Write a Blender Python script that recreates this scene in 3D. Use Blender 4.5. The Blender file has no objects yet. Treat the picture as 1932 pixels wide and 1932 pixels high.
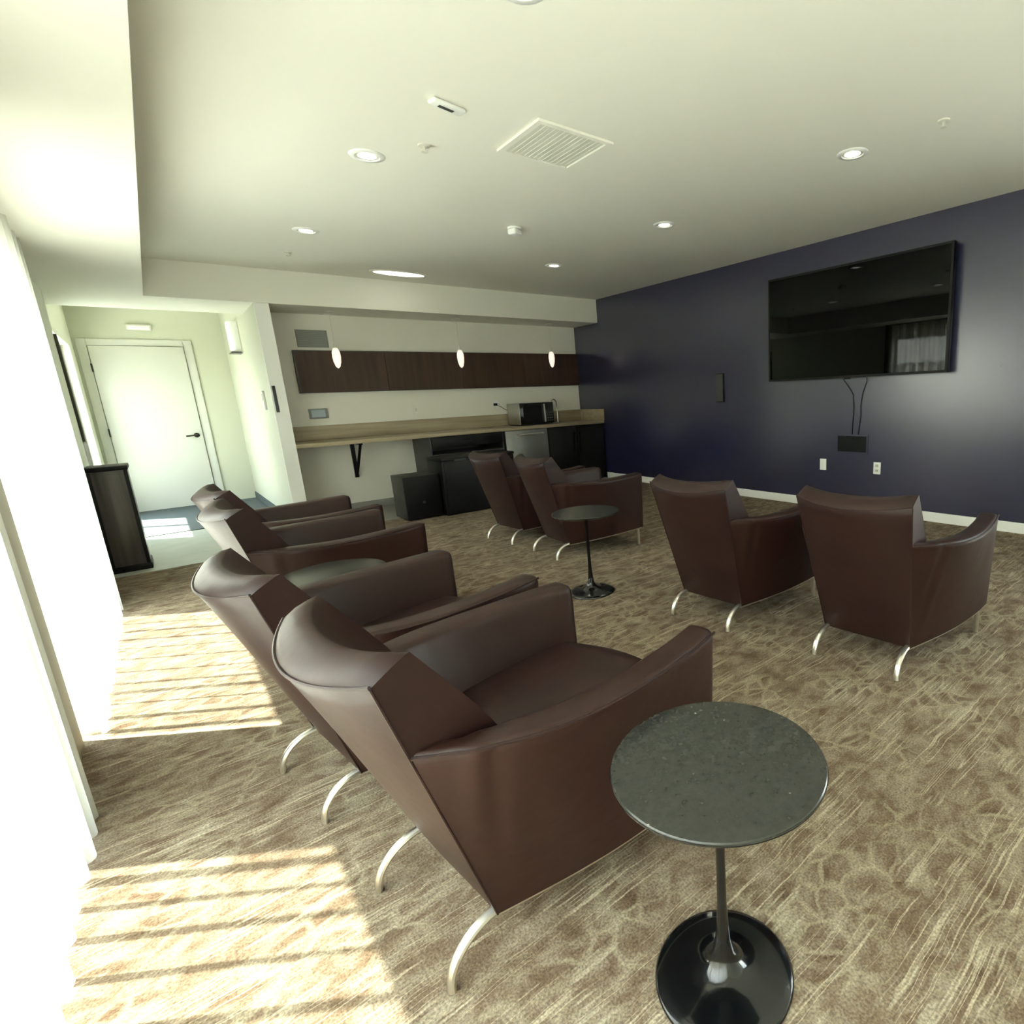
import bpy, bmesh, math, random
from mathutils import Vector, Matrix

C = bpy.context.scene
col = C.collection
PI = math.pi

# ------------------------------------------------------------------ camera
cam_data = bpy.data.cameras.new('camera')
cam = bpy.data.objects.new('camera', cam_data)
col.objects.link(cam)
cam_data.sensor_width = 36.0
cam_data.lens = 1048.4 / 1932 * 36
cam_data.shift_x = -(1276.4 - 966) / 1932
cam_data.shift_y = (975.9 - 966) / 1932
cam_data.clip_start = 0.02
right = Vector((0.730, -0.683, -0.043)).normalized()
fwd = Vector((0.659, 0.719, -0.220)).normalized()
up = right.cross(fwd).normalized()
right = fwd.cross(up).normalized()
M = Matrix((right, up, -fwd)).transposed().to_4x4()
M.translation = Vector((0, 0, 1.25))
cam.matrix_world = M
C.camera = cam

# ------------------------------------------------------------------ world and sun
world = bpy.data.worlds.new('sky')
C.world = world
world.use_nodes = True
wn, wl = world.node_tree.nodes, world.node_tree.links
wn.clear()
wo = wn.new('ShaderNodeOutputWorld')
wb = wn.new('ShaderNodeBackground')
wr = wn.new('ShaderNodeValToRGB')
wt = wn.new('ShaderNodeTexCoord')
ws = wn.new('ShaderNodeSeparateXYZ')
wl.new(wt.outputs['Generated'], ws.inputs[0])
wl.new(ws.outputs['Z'], wr.inputs[0])
wr.color_ramp.elements[0].position = 0.0
wr.color_ramp.elements[0].color = (1.0, 1.0, 0.95, 1)
wr.color_ramp.elements[1].position = 0.8
wr.color_ramp.elements[1].color = (0.72, 0.84, 1.0, 1)
wl.new(wr.outputs[0], wb.inputs['Color'])
wb.inputs['Strength'].default_value = 12.0
wl.new(wb.outputs[0], wo.inputs[0])

sun_d = bpy.data.lights.new('sun', 'SUN')
sun = bpy.data.objects.new('sun', sun_d)
col.objects.link(sun)
sun_d.energy = 42.0
sun_d.angle = math.radians(0.6)
sun_d.color = (1.0, 0.95, 0.84)
sdir = Vector((0.78, -0.61, -2.05)).normalized()      # the way the light travels
sun.rotation_euler = sdir.to_track_quat('-Z', 'Y').to_euler()
sun.location = (-3, 6, 6)

C.view_settings.view_transform = 'Standard'
C.view_settings.look = 'None'
C.view_settings.gamma = 1.0
C.view_settings.use_curve_mapping = False
C.view_settings.exposure = 0.55
C.cycles.use_denoising = True
C.cycles.max_bounces = 10
C.cycles.diffuse_bounces = 6
C.cycles.transparent_max_bounces = 16
C.cycles.sample_clamp_indirect = 8.0
C.cycles.caustics_reflective = False
C.cycles.caustics_refractive = False

# ------------------------------------------------------------------ helpers
def srgb(r, g, b):
    f = lambda c: (c / 255 / 12.92) if c / 255 <= 0.04045 else ((c / 255 + 0.055) / 1.055) ** 2.4
    return (f(r), f(g), f(b), 1)

def mat(name, color, rough=0.6, metal=0.0, coat=0.0, spec=0.5, emit=None, estr=0.0, bump=None, vary=None, coat_rough=0.1):
    m = bpy.data.materials.new(name)
    m.use_nodes = True
    n, l = m.node_tree.nodes, m.node_tree.links
    p = n['Principled BSDF']
    p.inputs['Base Color'].default_value = color
    p.inputs['Roughness'].default_value = rough
    p.inputs['Metallic'].default_value = metal
    p.inputs['Specular IOR Level'].default_value = spec
    p.inputs['Coat Weight'].default_value = coat
    p.inputs['Coat Roughness'].default_value = coat_rough
    if emit:
        p.inputs['Emission Color'].default_value = emit
        p.inputs['Emission Strength'].default_value = estr
    tc = n.new('ShaderNodeTexCoord')
    if vary:
        scale, amt = vary
        nz = n.new('ShaderNodeTexNoise')
        nz.inputs['Scale'].default_value = scale
        nz.inputs['Detail'].default_value = 4
        l.new(tc.outputs['Object'], nz.inputs['Vector'])
        rp = n.new('ShaderNodeValToRGB')
        c = color
        rp.color_ramp.elements[0].position = 0.3
        rp.color_ramp.elements[1].position = 0.7
        rp.color_ramp.elements[0].color = (c[0] * (1 - amt), c[1] * (1 - amt), c[2] * (1 - amt), 1)
        rp.color_ramp.elements[1].color = (min(1, c[0] * (1 + amt)), min(1, c[1] * (1 + amt)), min(1, c[2] * (1 + amt)), 1)
        l.new(nz.outputs['Fac'], rp.inputs[0])
        l.new(rp.outputs[0], p.inputs['Base Color'])
    if bump:
        scale, stren, dist = bump
        nb = n.new('ShaderNodeTexNoise')
        nb.inputs['Scale'].default_value = scale
        nb.inputs['Detail'].default_value = 3
        l.new(tc.outputs['Object'], nb.inputs['Vector'])
        bp = n.new('ShaderNodeBump')
        bp.inputs['Strength'].default_value = stren
        bp.inputs['Distance'].default_value = dist
        l.new(nb.outputs['Fac'], bp.inputs['Height'])
        l.new(bp.outputs[0], p.inputs['Normal'])
    return m

def obj(name, bm, m, parent=None, smooth=True, angle=35):
    me = bpy.data.meshes.new(name)
    bmesh.ops.recalc_face_normals(bm, faces=bm.faces)
    bm.to_mesh(me)
    bm.free()
    if smooth:
        for p in me.polygons:
            p.use_smooth = True
        me.set_sharp_from_angle(angle=math.radians(angle))
    if m:
        me.materials.append(m)
    o = bpy.data.objects.new(name, me)
    col.objects.link(o)
    if parent:
        o.parent = parent
    return o

def box(bm, x0, x1, y0, y1, z0, z1, bev=0.0, seg=2):
    r = bmesh.ops.create_cube(bm, size=1.0)
    vs = r['verts']
    for v in vs:
        v.co = Vector(((x0 + x1) / 2 + v.co.x * (x1 - x0), (y0 + y1) / 2 + v.co.y * (y1 - y0), (z0 + z1) / 2 + v.co.z * (z1 - z0)))
    if bev > 0:
        es = list({e for v in vs for e in v.link_edges})
        bmesh.ops.bevel(bm, geom=es, offset=bev, segments=seg, profile=0.5, affect='EDGES')
    return bm

def nb(): return bmesh.new()

def bx(*a, **k): return box(nb(), *a, **k)

def loft(bm, rings, caps=True, closed=True):
    R = [[bm.verts.new(p) for p in r] for r in rings]
    n = len(R[0])
    for a, b in zip(R, R[1:]):
        for i in range(n if closed else n - 1):
            j = (i + 1) % n
            bm.faces.new((a[i], a[j], b[j], b[i]))
    if caps and closed:
        bm.faces.new(R[0][::-1])
        bm.faces.new(R[-1])
    return bm

def lathe(bm, prof, cx=0, cy=0, seg=48):
    rings = []
    for r, z in prof:
        rings.append([(cx + max(r, 1e-4) * math.cos(2 * PI * i / seg), cy + max(r, 1e-4) * math.sin(2 * PI * i / seg), z) for i in range(seg)])
    return loft(bm, rings)

def tube(bm, pts, r, seg=10, ry=None, side=None):
    pts = [Vector(p) for p in pts]
    ry = ry or r
    rings = []
    prev = None
    for i, p in enumerate(pts):
        t = (pts[min(i + 1, len(pts) - 1)] - pts[max(i - 1, 0)]).normalized()
        if side is not None:
            u = Vector(side)
            u = (u - t * u.dot(t)).normalized()
        else:
            if prev is None:
                u = t.orthogonal().normalized()
            else:
                u = (prev - t * prev.dot(t)).normalized()
        prev = u
        v = t.cross(u)
        rings.append([p + u * r * math.cos(2 * PI * k / seg) + v * ry * math.sin(2 * PI * k / seg) for k in range(seg)])
    return loft(bm, rings)

def thing(name, label, cat, loc=(0, 0, 0), rotz=0, group=None):
    o = bpy.data.objects.new(name, None)
    o.empty_display_size = 0.05
    col.objects.link(o)
    o.location = loc
    o.rotation_euler = (0, 0, rotz)
    o['label'] = label
    o['category'] = cat
    if group:
        o['group'] = group
    return o

def tag(o, label, cat, group=None, kind=None):
    o['label'] = label
    o['category'] = cat
    if group:
        o['group'] = group
    if kind:
        o['kind'] = kind
    return o

def struct(name, bm, m, smooth=False):
    o = obj(name, bm, m, None, smooth)
    o['kind'] = 'structure'
    return o

def copy_tree(o, parent=None):
    c = o.copy()
    col.objects.link(c)
    if parent:
        c.parent = parent
    for ch in list(o.children):
        copy_tree(ch, c)
    return c

def lerp(a, b, t): return a + (b - a) * t

def interp(kn, t):
    # smooth (Catmull-like) interpolation over knots [(t, v), ...]
    if t <= kn[0][0]: return kn[0][1]
    if t >= kn[-1][0]: return kn[-1][1]
    for i in range(len(kn) - 1):
        t0, v0 = kn[i]; t1, v1 = kn[i + 1]
        if t0 <= t <= t1:
            def slope(k):
                a = kn[max(k - 1, 0)]; b = kn[min(k + 1, len(kn) - 1)]
                return (b[1] - a[1]) / (b[0] - a[0])
            h = t1 - t0; u = (t - t0) / h
            m0, m1 = slope(i) * h, slope(i + 1) * h
            return (2*u**3 - 3*u*u + 1) * v0 + (u**3 - 2*u*u + u) * m0 + (-2*u**3 + 3*u*u) * v1 + (u**3 - u*u) * m1

# ------------------------------------------------------------------ materials
M_wall = mat('painted_wall', (0.80, 0.80, 0.70, 1), 0.55, bump=(60, 0.05, 0.002))
M_kwall = mat('painted_kitchen_wall', (0.80, 0.78, 0.69, 1), 0.55, bump=(60, 0.05, 0.002))
M_ceil = mat('painted_ceiling', (0.80, 0.785, 0.70, 1), 0.7, bump=(80, 0.04, 0.002))
M_trim = mat('white_trim', (0.86, 0.86, 0.82, 1), 0.35)
M_blue = mat('navy_paint', (0.014, 0.014, 0.048, 1), 0.30, spec=0.9, coat=0.9, coat_rough=0.26, bump=(6, 0.12, 0.006), vary=(0.8, 0.08))
M_leather = mat('brown_leather', (0.021, 0.0072, 0.0052, 1), 0.42, spec=0.32, bump=(7, 0.30, 0.012), vary=(3, 0.12))
M_leather_top = mat('brown_leather_smooth', (0.020, 0.0080, 0.0066, 1), 0.42, spec=0.3, bump=(14, 0.2, 0.006), vary=(5, 0.15))
M_steel = mat('satin_steel', (0.80, 0.77, 0.70, 1), 0.28, 1.0)
M_chrome = mat('chrome', (0.8, 0.8, 0.8, 1), 0.12, 1.0)
M_black = mat('gloss_black', (0.003, 0.0035, 0.004, 1), 0.14, coat=0.35, coat_rough=0.04)
M_blackm = mat('matt_black', (0.004, 0.004, 0.0045, 1), 0.5, spec=0.25)
M_cab = mat('black_laminate', (0.005, 0.005, 0.0055, 1), 0.45, spec=0.25, vary=(4, 0.2))
M_grey = mat('dark_grey_side', (0.045, 0.045, 0.041, 1), 0.4, vary=(3, 0.2))
M_inox = mat('brushed_inox', (0.55, 0.55, 0.52, 1), 0.38, 1.0)
M_inoxd = mat('dull_inox', (0.27, 0.275, 0.26, 1), 0.45, 1.0, vary=(3, 0.15))
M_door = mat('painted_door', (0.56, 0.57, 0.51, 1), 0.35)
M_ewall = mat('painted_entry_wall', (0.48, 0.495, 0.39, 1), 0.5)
M_wplast = mat('white_plastic', (0.85, 0.85, 0.82, 1), 0.4)
M_vent = mat('grille_plastic', (0.66, 0.65, 0.57, 1), 0.5)
M_screen = mat('tv_glass', (0.001, 0.001, 0.001, 1), 0.02, spec=0.2)
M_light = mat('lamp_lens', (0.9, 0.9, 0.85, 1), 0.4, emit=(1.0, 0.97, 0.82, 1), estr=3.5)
M_pend = mat('opal_glass', (0.9, 0.88, 0.82, 1), 0.25, emit=(1.0, 0.86, 0.74, 1), estr=0.55)
M_bronze = mat('dark_bronze', (0.03, 0.028, 0.018, 1), 0.4, 0.4)
M_tile = mat('entry_tile', (0.42, 0.45, 0.40, 1), 0.35, vary=(6, 0.08))
M_mat = mat('entry_mat', (0.055, 0.07, 0.07, 1), 0.85, bump=(200, 0.4, 0.003))
M_kfloor = mat('kitchen_vinyl', (0.20, 0.20, 0.18, 1), 0.4, vary=(4, 0.15))
M_ground = mat('concrete_paving', (0.62, 0.61, 0.56, 1), 0.9, vary=(2, 0.1))
M_fence = mat('weathered_fence', (0.10, 0.075, 0.045, 1), 0.85, vary=(5, 0.4))
M_leafout = mat('foliage', (0.05, 0.07, 0.02, 1), 0.8, vary=(6, 0.5))
M_scrn = mat('panel_screen', (0.45, 0.52, 0.58, 1), 0.15)
M_sock = mat('socket_dark', (0.05, 0.05, 0.05, 1), 0.5)

def node_mat(name):
    m = bpy.data.materials.new(name); m.use_nodes = True
    return m, m.node_tree.nodes, m.node_tree.links, m.node_tree.nodes['Principled BSDF']

def wood(name, c0, c1, axis=0, rough=0.4, scale=1.0):
    m, n, l, p = node_mat(name)
    tc = n.new('ShaderNodeTexCoord'); mp = n.new('ShaderNodeMapping')
    s = [22 * scale] * 3; s[axis] = 1.2 * scale
    mp.inputs['Scale'].default_value = s
    nz = n.new('ShaderNodeTexNoise'); nz.inputs['Detail'].default_value = 6; nz.inputs['Scale'].default_value = 1.0
    rp = n.new('ShaderNodeValToRGB')
    rp.color_ramp.elements[0].position = 0.3; rp.color_ramp.elements[1].position = 0.72
    rp.color_ramp.elements[0].color = c0; rp.color_ramp.elements[1].color = c1
    l.new(tc.outputs['Object'], mp.inputs[0]); l.new(mp.outputs[0], nz.inputs['Vector'])
    l.new(nz.outputs['Fac'], rp.inputs[0]); l.new(rp.outputs[0], p.inputs['Base Color'])
    p.inputs['Roughness'].default_value = rough
    return m
M_walnut = wood('walnut_panel', (0.028, 0.012, 0.006, 1), (0.060, 0.028, 0.013, 1), axis=2, rough=0.6)
M_walnut_edge = mat('walnut_edge', (0.018, 0.010, 0.006, 1), 0.4)
M_oak = wood('grey_oak_counter', (0.27, 0.215, 0.13, 1), (0.42, 0.35, 0.235, 1), axis=0, rough=0.35)
M_dkwood = wood('charcoal_wood', (0.035, 0.030, 0.026, 1), (0.085, 0.075, 0.066, 1), axis=2, rough=0.35)

# dark stone for the side tables: speckles of light mineral
def stone():
    m, n, l, p = node_mat('dark_marble')
    tc = n.new('ShaderNodeTexCoord')
    a = n.new('ShaderNodeTexNoise'); a.inputs['Scale'].default_value = 60; a.inputs['Detail'].default_value = 8; a.inputs['Roughness'].default_value = 0.7
    r1 = n.new('ShaderNodeValToRGB')
    r1.color_ramp.elements[0].position = 0.35; r1.color_ramp.elements[0].color = (0.020, 0.021, 0.0175, 1)
    r1.color_ramp.elements[1].position = 0.75; r1.color_ramp.elements[1].color = (0.040, 0.040, 0.034, 1)
    v = n.new('ShaderNodeTexVoronoi'); v.inputs['Scale'].default_value = 34
    r2 = n.new('ShaderNodeValToRGB')
    r2.color_ramp.elements[0].position = 0.05; r2.color_ramp.elements[0].color = (1, 1, 1, 1)
    r2.color_ramp.elements[1].position = 0.09; r2.color_ramp.elements[1].color = (0, 0, 0, 1)
    cn = n.new('ShaderNodeTexNoise'); cn.inputs['Scale'].default_value = 9
    r3 = n.new('ShaderNodeValToRGB')
    r3.color_ramp.elements[0].position = 0.56; r3.color_ramp.elements[1].position = 0.62
    mu = n.new('ShaderNodeMath'); mu.operation = 'MULTIPLY'
    mx = n.new('ShaderNodeMix'); mx.data_type = 'RGBA'
    mx.inputs[7].default_value = (0.30, 0.30, 0.26, 1)
    for t in (a, v, cn): l.new(tc.outputs['Object'], t.inputs['Vector'])
    l.new(a.outputs['Fac'], r1.inputs[0]); l.new(v.outputs['Distance'], r2.inputs[0]); l.new(cn.outputs['Fac'], r3.inputs[0])
    l.new(r2.outputs[0], mu.inputs[0]); l.new(r3.outputs[0], mu.inputs[1])
    l.new(mu.outputs[0], mx.inputs[0]); l.new(r1.outputs[0], mx.inputs[6])
    l.new(mx.outputs[2], p.inputs['Base Color'])
    p.inputs['Roughness'].default_value = 0.22
    return m
M_stone = stone()

# patterned carpet: brown and olive mottling, pale broken pin lines running across the room
def carpet():
    m, n, l, p = node_mat('patterned_carpet')
    tc = n.new('ShaderNodeTexCoord')
    wz = n.new('ShaderNodeTexNoise'); wz.inputs['Scale'].default_value = 4.5; wz.inputs['Detail'].default_value = 3
    l.new(tc.outputs['Object'], wz.inputs['Vector'])
    def warped(k):
        sc = n.new('ShaderNodeVectorMath'); sc.operation = 'MULTIPLY_ADD'
        sc.inputs[1].default_value = (k, k, 0)
        l.new(wz.outputs['Color'], sc.inputs[0]); l.new(tc.outputs['Object'], sc.inputs[2])
        return sc
    wlow, whigh = warped(0.035), warped(0.14)
    def mapping(src, scale, rot=0, loc=(0, 0, 0)):
        mp = n.new('ShaderNodeMapping'); mp.inputs['Scale'].default_value = scale
        mp.inputs['Rotation'].default_value = (0, 0, rot); mp.inputs['Location'].default_value = loc
        l.new(src.outputs[0], mp.inputs[0]); return mp
    def noise(mp, detail, rough=0.5):
        t = n.new('ShaderNodeTexNoise'); t.inputs['Scale'].default_value = 1; t.inputs['Detail'].default_value = detail
        t.inputs['Roughness'].default_value = rough
        l.new(mp.outputs[0], t.inputs['Vector']); return t.outputs['Fac']
    def ramp(fac, stops):
        r = n.new('ShaderNodeValToRGB')
        els = r.color_ramp.elements
        els[0].position, els[0].color = stops[0][0], stops[0][1]
        els[1].position, els[1].color = stops[-1][0], stops[-1][1]
        for q, cc in stops[1:-1]:
            e = els.new(q); e.color = cc
        l.new(fac, r.inputs[0]); return r.outputs[0]
    g1 = lambda v: (v, v, v, 1)
    base = ramp(noise(mapping(whigh, (11, 16, 1)), 4, 0.6), [(0.32, (0.100, 0.066, 0.040, 1)), (0.48, (0.158, 0.116, 0.078, 1)), (0.56, (0.192, 0.150, 0.105, 1)), (0.70, (0.245, 0.202, 0.148, 1))])
    # short worm-like outlines
    v = n.new('ShaderNodeTexVoronoi'); v.feature = 'DISTANCE_TO_EDGE'; v.inputs['Scale'].default_value = 1
    l.new(mapping(whigh, (11, 17, 1), 0.05).outputs[0], v.inputs['Vector'])
    vo = ramp(v.outputs['Distance'], [(0.03, g1(1)), (0.13, g1(0))])
    mask = ramp(noise(mapping(wlow, (4, 4, 1), 0, (3, 7, 0)), 2), [(0.45, g1(0.1)), (0.6, g1(1))])
    # long pin lines running across the room, broken up
    fine = ramp(noise(mapping(wlow, (0.9, 55, 1), 0.03), 1.0), [(0.545, g1(0)), (0.575, g1(1)), (0.605, g1(0))])
    m2 = ramp(noise(mapping(wlow, (3.0, 7, 1), 0, (11, 2, 0)), 2), [(0.42, g1(0)), (0.52, g1(1))])
    dense = ramp(noise(mapping(wlow, (2.0, 130, 1), 0.03), 0.5), [(0.50, g1(0)), (0.60, g1(1))])
    m3 = ramp(noise(mapping(wlow, (5, 9, 1), 0, (5, 9, 0)), 2), [(0.58, g1(0)), (0.64, g1(1))])
    def mul(a, b, k=1.0):
        mm = n.new('ShaderNodeMath'); mm.operation = 'MULTIPLY'; l.new(a, mm.inputs[0]); l.new(b, mm.inputs[1])
        m4 = n.new('ShaderNodeMath'); m4.operation = 'MULTIPLY'; m4.inputs[1].default_value = k
        l.new(mm.outputs[0], m4.inputs[0]); return m4.outputs[0]
    def mixc(fac, a, bcol):
        mx = n.new('ShaderNodeMix'); mx.data_type = 'RGBA'; mx.inputs[7].default_value = bcol
        l.new(fac, mx.inputs[0]); l.new(a, mx.inputs[6]); return mx.outputs[2]
    c = mixc(mul(vo, mask, 0.55), base, (0.32, 0.28, 0.195, 1))
    c = mixc(mul(fine, m2, 0.85), c, (0.42, 0.36, 0.26, 1))
    c = mixc(mul(dense, m3, 0.55), c, (0.38, 0.34, 0.25, 1))
    g = n.new('ShaderNodeTexNoise'); g.inputs['Scale'].default_value = 170; g.inputs['Detail'].default_value = 2
    l.new(tc.outputs['Object'], g.inputs['Vector'])
    gm = n.new('ShaderNodeMapRange'); gm.inputs[1].default_value = 0.3; gm.inputs[2].default_value = 0.7
    gm.inputs[3].default_value = 0.62; gm.inputs[4].default_value = 1.38
    l.new(g.outputs['Fac'], gm.inputs[0])
    vm = n.new('ShaderNodeVectorMath'); vm.operation = 'SCALE'
    l.new(c, vm.inputs[0]); l.new(gm.outputs[0], vm.inputs['Scale'])
    l.new(vm.outputs[0], p.inputs['Base Color'])
    p.inputs['Roughness'].default_value = 0.95
    p.inputs['Specular IOR Level'].default_value = 0.1
    bp = n.new('ShaderNodeBump'); bp.inputs['Strength'].default_value = 0.5; bp.inputs['Distance'].default_value = 0.004
    l.new(g.outputs['Fac'], bp.inputs['Height']); l.new(bp.outputs[0], p.inputs['Normal'])
    return m
M_carpet = carpet()

# sheer curtain cloth: part of the light passes straight through, the rest is scattered
def sheer():
    m, n, l, p = node_mat('sheer_cloth')
    n.remove(p)
    out = n['Material Output']
    tr = n.new('ShaderNodeBsdfTransparent'); tr.inputs[0].default_value = (0.97, 0.97, 0.95, 1)
    tl = n.new('ShaderNodeBsdfTranslucent'); tl.inputs[0].default_value = (0.86, 0.86, 0.80, 1)
    df = n.new('ShaderNodeBsdfDiffuse'); df.inputs[0].default_value = (0.82, 0.82, 0.76, 1)
    m1 = n.new('ShaderNodeMixShader'); m1.inputs[0].default_value = 0.30
    l.new(tl.outputs[0], m1.inputs[1]); l.new(df.outputs[0], m1.inputs[2])
    m2 = n.new('ShaderNodeMixShader'); m2.inputs[0].default_value = 0.63
    l.new(tr.outputs[0], m2.inputs[1]); l.new(m1.outputs[0], m2.inputs[2])
    l.new(m2.outputs[0], out.inputs[0])
    return m
M_sheer = sheer()

def glass():
    m, n, l, p = node_mat('window_glass')
    n.remove(p)
    out = n['Material Output']
    tr = n.new('ShaderNodeBsdfTransparent'); tr.inputs[0].default_value = (0.93, 0.96, 0.94, 1)
    gl = n.new('ShaderNodeBsdfGlossy'); gl.inputs['Roughness'].default_value = 0.02
    mx = n.new('ShaderNodeMixShader'); mx.inputs[0].default_value = 0.06
    l.new(tr.outputs[0], mx.inputs[1]); l.new(gl.outputs[0], mx.inputs[2]); l.new(mx.outputs[0], out.inputs[0])
    return m
M_glass = glass()

# ------------------------------------------------------------------ room shell
XL, XR, ZC, ZS, YK, YD, YB = -0.46, 5.02, 2.60, 2.28, 7.63, 10.15, -1.8
XE = -0.53
ZW = 2.05       # window head
struct('floor', bx(XL - 0.25, XR + 0.15, YB - 0.15, 6.15, -0.08, 0), M_carpet)
struct('floor_entry', bx(XE - 0.25, 1.0, 6.15, YD + 0.15, -0.08, 0.0), M_tile)
bm = bx(1.0, 1.62, 6.15, 7.0, -0.08, 0.0)
box(bm, 1.62, XR + 0.15, 6.15, 6.6, -0.08, 0.0)
struct('floor_lounge', bm, M_carpet)
bm = bx(1.0, 1.62, 7.0, YD + 0.1, -0.08, 0.0)
box(bm, 1.62, XR + 0.15, 6.6, YK + 0.15, -0.08, 0.0)
struct('floor_kitchen', bm, M_kfloor)
struct('ceiling', bx(XE - 0.25, XR + 0.15, YB - 0.15, YD + 0.15, ZC, ZC + 0.12), M_ceil)
bm = bx(XL - 0.1, 0.15, YB, 7.0, ZS, ZC)
struct('ceiling_soffit_left', bm, M_ceil)
bm = bx(XE - 0.1, 1.06, 7.0, 7.85, ZS, ZC)
box(bm, 1.06, XR, 7.0, YK, ZS, ZC)
struct('ceiling_soffit_far', bm, M_ceil)
struct('wall_right', box(box(box(bx(XR, XR + 0.15, -0.2, YK + 0.1, 0, ZC), XR, XR + 0.15, YB - 0.15, -1.6, 0, ZC), XR, XR + 0.15, -1.6, -0.2, 2.3, ZC), XR, XR + 0.15, -1.6, -0.2, 0, 0.1), M_blue)
struct('wall_far', bx(1.06, XR + 0.15, YK, YK + 0.12, 0, ZC), M_kwall)
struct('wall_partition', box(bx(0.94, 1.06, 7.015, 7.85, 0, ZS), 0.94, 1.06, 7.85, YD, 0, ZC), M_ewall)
struct('partition_lit_end', bx(0.938, 1.062, 6.999, 7.015, 0, ZS - 0.001), M_trim)  # partition front in a lighter colour, its brightness painted in
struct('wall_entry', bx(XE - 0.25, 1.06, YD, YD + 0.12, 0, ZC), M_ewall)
bm = bx(XL - 0.25, XR + 0.15, YB - 0.12, YB, 0, ZC)
struct('wall_rear', bm, M_wall)

# left wall: segments between and above the full-height windows
WT = 0.16
bm = bx(XL - WT, XL, YB, 7.0, ZW, ZS + 0.3)               # header
box(bm, XL - WT, XL, YB, -1.5, 0, ZW)
box(bm, XL - WT, XL - 0.02, 2.35, 3.10, 0, ZW)                    # pier
box(bm, XL - WT, XL, 5.10, 7.0, 0, ZW)
struct('wall_left', bm, M_wall)
struct('wall_left_pier', box(bx(XL - 0.02, XL + 0.002, 2.352, 3.098, 0.0, ZW), XL + 0.002, XL + 0.040, 2.52, 3.03, 0.0, ZW), mat('taupe_pier', (0.24, 0.205, 0.13, 1), 0.6))  # pier face in one even taupe, darker than the wall
bm = bx(XE - WT, XE, 7.0, YD, ZW + 0.02, ZC)
box(bm, XE - WT, XE, 7.0, 8.0, 0, ZW + 0.02)
box(bm, XE - WT, XE, 9.62, YD, 0, ZW + 0.02)
box(bm, XE - WT, XL - 0.0, 6.98, 7.0, 0, ZC)
struct('wall_left_entry', bm, M_wall)

def window(name, x, y0, y1, z0, z1, muls, parent_kind='structure'):
    fr = nb()
    f = 0.045; xa, xb = x - 0.05, x
    box(fr, xa, xb, y0, y0 + f, z0, z1); box(fr, xa, xb, y1 - f, y1, z0, z1)
    box(fr, xa, xb, y0 + f, y1 - f, z0, z0 + f); box(fr, xa, xb, y0 + f, y1 - f, z1 - f, z1)
    for mu in muls: box(fr, xa, xb, mu - 0.02, mu + 0.02, z0 + f, z1 - f)
    w = obj(name, fr, M_bronze, None, False)
    w['kind'] = 'structure'
    g = obj('pane', bx(x - 0.030, x - 0.024, y0 + f, y1 - f, z0 + f, z1 - f), M_glass, w, False)
    return w
window('window_1', XL - 0.07, -1.5, 2.35, 0.0, ZW, [0.35, 1.4])
window('window_2', XL - 0.07, 3.10, 5.10, 0.0, ZW, [])
fr = nb()  # unseen window, added to brighten the ceiling and the right side
for a in (-1.6, -0.9, -0.25): box(fr, XR + 0.06, XR + 0.11, a, a + 0.05, 0.1, 2.3)
box(fr, XR + 0.06, XR + 0.11, -1.6, -0.2, 0.1, 0.15); box(fr, XR + 0.06, XR + 0.11, -1.6, -0.2, 2.25, 2.3)
fill_win = obj('window_fill', fr, M_bronze, None, False); fill_win['kind'] = 'structure'
obj('pane', bx(XR + 0.082, XR + 0.088, -1.55, -0.25, 0.15, 2.25), M_glass, fill_win, False)
window('window_3', XE - 0.07, 8.0, 9.62, 0.0, ZW + 0.02, [8.08, 8.95])

# dark vertical edge trim beside the far curtain
struct('trim_1', bx(XL + 0.001, XL + 0.075, 5.18, 5.215, 0.0, ZS - 0.001), M_bronze)
struct('trim_2', bx(XE + 0.001, XE + 0.03, 7.93, 7.97, 1.02, 2.03), M_bronze)

# baseboards
struct('baseboard_right', bx(XR - 0.014, XR, YB + 0.02, 7.0, 0, 0.088, bev=0.004), M_trim)
struct('baseboard_far', bx(1.06, 2.40, YK - 0.014, YK, 0, 0.09, bev=0.004), mat('grey_baseboard', (0.30, 0.30, 0.27, 1), 0.5))
struct('baseboard_rear', bx(XL + 0.02, XR - 0.02, YB, YB + 0.014, 0, 0.09, bev=0.004), M_trim)
bm = bx(XL, XL + 0.012, 5.24, 6.98, 0, 0.09)
struct('baseboard_left', bm, M_trim)
struct('baseboard_partition', bx(0.926, 0.94, 7.0, YD, 0, 0.09), M_mat)

# ------------------------------------------------------------------ outside
o = struct('ground_outside', box(bx(-30, XL - 0.28, -25, 40, -0.12, -0.04), XR + 0.2, 30, -25, 40, -0.12, -0.04), M_ground)
fence = thing('garden_fence', 'brown board fence standing outside behind the sheer curtains', 'fence', (-4.6, 0, -0.04))
for i in range(9):
    y = -8 + i * 2.6
    bm = nb()
    for k in range(16):
        yy = y + k * 0.16
        box(bm, -0.012, 0.012, yy, yy + 0.15, 0.03, 1.75 + 0.03 * math.sin(k * 2.1 + i))
    obj('board_panel', bm, M_fence, fence, False)
    obj('post', bx(-0.08, 0.0 - 0.02, y - 0.06, y + 0.04, 0, 1.85), M_fence, fence, False)

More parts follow.
